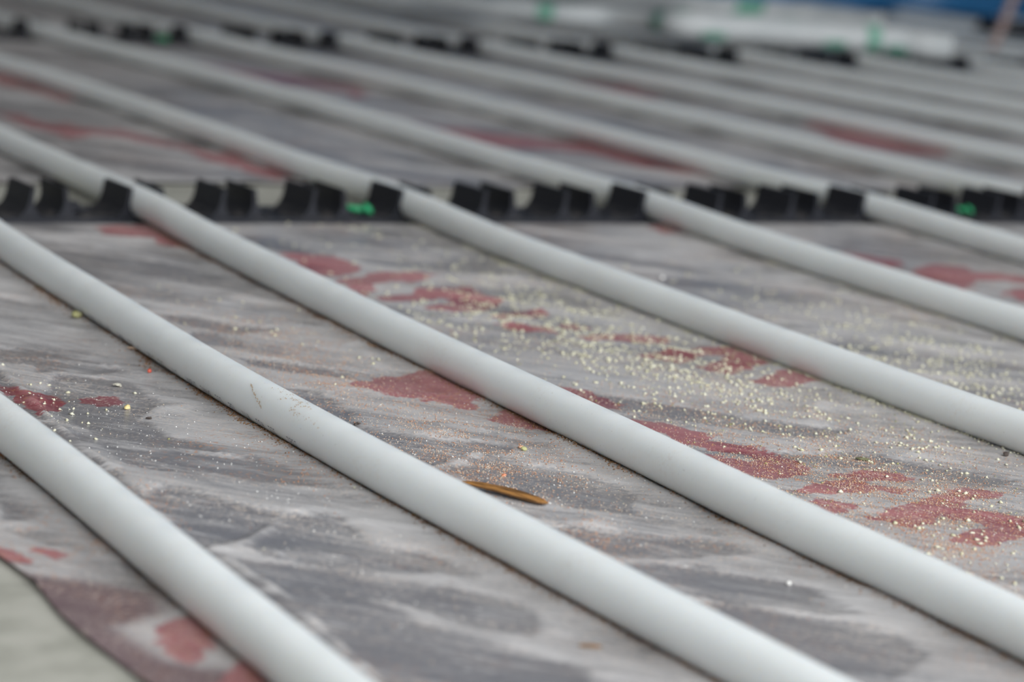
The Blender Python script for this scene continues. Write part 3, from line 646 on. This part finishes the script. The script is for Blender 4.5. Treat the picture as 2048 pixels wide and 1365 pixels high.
# wood splinter
p0 = px(925, 968, .002); p1 = px(1096, 1011, .002); L = float(np.linalg.norm((p1 - p0)[:2])); ang = math.atan2(p1[1]-p0[1], p1[0]-p0[0])
vs = []; fs = []; prof = [(0, .0003, .0003), (.08, .0010, .0008), (.25, .0017, .0011), (.5, .0022, .0013), (.72, .0021, .0013), (.88, .0017, .0010), (.96, .0012, .0007), (1, .0005, .0003)]
for i, (t, wd, ht) in enumerate(prof):
    for k in range(8):
        a = 2*math.pi*k/8; vs.append((t*L, wd*math.cos(a)*(1 + .2*((i*3+k) % 2)) + .0006*math.sin(t*4), ht*math.sin(a)*(1 - .2*((i+k) % 2)) + .0004*math.sin(t*3)))
for i in range(len(prof)-1):
    for k in range(8): fs.append((i*8+k, i*8+(k+1) % 8, (i+1)*8+(k+1) % 8, (i+1)*8+k))
fs.append(tuple(range(8))[::-1]); fs.append(tuple((len(prof)-1)*8+k for k in range(8)))
o = mk('wood_splinter', vs, fs, M['wood']); o.location = (p0[0], p0[1], .0026); o.rotation_euler = (0, 0, ang); tag(o, 'pointed brown wood splinter lying on the film against the pipe in the lower middle', 'splinter')
# ------------------------------------------------------------ foam sleeved feed pipes at the back
def dense(path, rad, n=8):
    P = [np.array(p) for p in path]; out = []; rr = []
    for i in range(len(P)-1):
        a = P[max(0, i-1)]; b2 = P[i]; c = P[i+1]; d = P[min(len(P)-1, i+2)]
        for k in range(n):
            t = k/n; out.append(.5*((2*b2) + (c-a)*t + (2*a-5*b2+4*c-d)*t*t + (3*b2-a-3*c+d)*t**3)); rr.append(rad[i]*(1-t) + rad[i+1]*t)
    out.append(P[-1]); rr.append(rad[-1]); return out, rr
def sleeve(path, rad, marks, label):
    P, R = dense(path, rad); vs, fs = tube_mesh(P, R, 28); o = mk('foam_sleeve', vs, fs, M['foam'], None, True); tag(o, label, 'pipe sleeve', 'white foam pipe sleeves')
    P = np.array(P); cum = np.concatenate([[0], np.cumsum(np.linalg.norm(np.diff(P, axis=0), axis=1))])
    for s, dl, a0, a1 in marks:
        v = []; f = []; ns, na = 6, 14
        for i in range(ns+1):
            q = s + dl*(i/ns - .5); c = np.array([np.interp(q, cum, P[:, k]) for k in range(3)]); c2 = np.array([np.interp(q+.01, cum, P[:, k]) for k in range(3)])
            t = c2 - c; t /= np.linalg.norm(t); a = np.cross(t, [0, 0, 1.0]); a /= np.linalg.norm(a); b2 = np.cross(a, t); r = np.interp(q, cum, R) + .0006
            for k in range(na+1):
                wob = 1 - .25*abs(2*i/ns-1); mid = (a0+a1)/2; ph = math.radians(mid + (a0 + (a1-a0)*k/na - mid)*wob); v.append(c + a*r*math.cos(ph) + b2*r*math.sin(ph))
        for i in range(ns):
            for k in range(na): f.append((i*(na+1)+k, i*(na+1)+k+1, (i+1)*(na+1)+k+1, (i+1)*(na+1)+k))
        mk('green_mark', v, f, M['greenink'], o, True)
    return P, cum
def s_at(P, cum, x, y):   # arc position of a tube point seen at a measured pixel
    best = None
    for p, c in zip(P, cum):
        d = p - CAM; D = d @ CF; u = 1024 + FPX*(d @ CR)/D; v = 682.5 - FPX*(d @ CU)/D; e = abs(u - x)
        if best is None or e < best[0]: best = (e, c)
    return best[1]
def project_s(path, xsq):
    P, R = dense(path, [1]*len(path)); P = np.array(P); cum = np.concatenate([[0], np.cumsum(np.linalg.norm(np.diff(P, axis=0), axis=1))]); return [s_at(P, cum, x, 0) for x in xsq]
TL = [(.83, 1.55, .030), (.885, 1.393, .030), (.913, 1.290, .030), (.955, 1.215, .032), (1.005, 1.185, .033), (1.022, 1.130, .034), (1.022, 1.075, .036), (1.075, 1.055, .036), (1.170, 1.035, .035), (1.255, 1.025, .033), (1.285, 1.000, .031), (1.305, .985, .031)]
sL = project_s(TL, [1093, 1141, 1329, 1365, 1420, 1584, 1656, 1738, 1790])
sleeve(TL, [.0095, .0095, .0095, .0100, .0105, .0118, .0138, .0140, .0140, .0145, .0150, .0145],
       [(sL[0], .018, -60, 120), (sL[1], .018, 70, 130), (sL[2], .020, -60, 110), (sL[3], .018, 60, 120), (sL[4], .026, -75, -15), (sL[5], .022, 70, 130), (sL[6], .026, -75, -15), (sL[7], .017, -70, 110), (sL[8], .030, -75, -15)],
       'thick white foam sleeve with many green marks lying across the heating pipes, nearer of two')
TU = [(1.20, 1.80, .030), (1.29, 1.60, .031), (1.318, 1.50, .031), (1.375, 1.44, .031), (1.425, 1.38, .031), (1.460, 1.31, .031)]
sU = project_s(TU, [1481, 1509])
sleeve(TU, [.0130]*6, [(sU[0], .028, -50, 0), (sU[1], .034, -30, 150)], 'upper white foam sleeved pipe with a green mark, the farther one near the blue sheet')
# ------------------------------------------------------------ leaning stick and blue sheet
d0 = np.array([1.532, 1.190, .018]); d1 = np.array([2.552, 2.012, .824]); pts = [d0 + (d1-d0)*t for t in np.linspace(0, .895, 8)]
vs, fs = tube_mesh(pts, [.0055, .0058, .006, .006, .006, .0058, .0056, .005], 8); tag(mk('wooden_stick', vs, fs, M['stick']), 'thin pinkish brown stick leaning against the blue sheet at the upper right corner', 'stick')
def sheet():
    xs = np.arange(.9, 3.95, .02); zs = np.concatenate([np.array([-.0, .01, .03, .06]), np.arange(.1, 1.5, .05)]); X, Zz = np.meshgrid(xs, zs)
    fold = .020*np.sin(X*9 + 1.2*np.sin(Zz*2)) + .012*np.sin(X*23 + 2*Zz) + .006*np.sin(X*51 - 3*Zz)
    Y = np.vectorize(sheet_y)(X) + fold*.6 + .06*Zz; Y = np.minimum(Y, 2.27)
    Zf = .004 + Zz + .004*(1+np.sin(X*13))
    n, k = len(xs), len(zs); vs = np.stack([X, Y, Zf], -1).reshape(-1, 3); fs = [(j*n+i, j*n+i+1, (j+1)*n+i+1, (j+1)*n+i) for j in range(k-1) for i in range(n-1)]
    o = mk('blue_sheeting', vs, fs, M['tarp'], None, True); sd = o.modifiers.new('thickness', 'SOLIDIFY'); sd.thickness = .0012; sd.offset = 1; return o
tag(sheet(), 'blue plastic sheeting hanging in folds down the back wall at the upper right', 'tarpaulin')
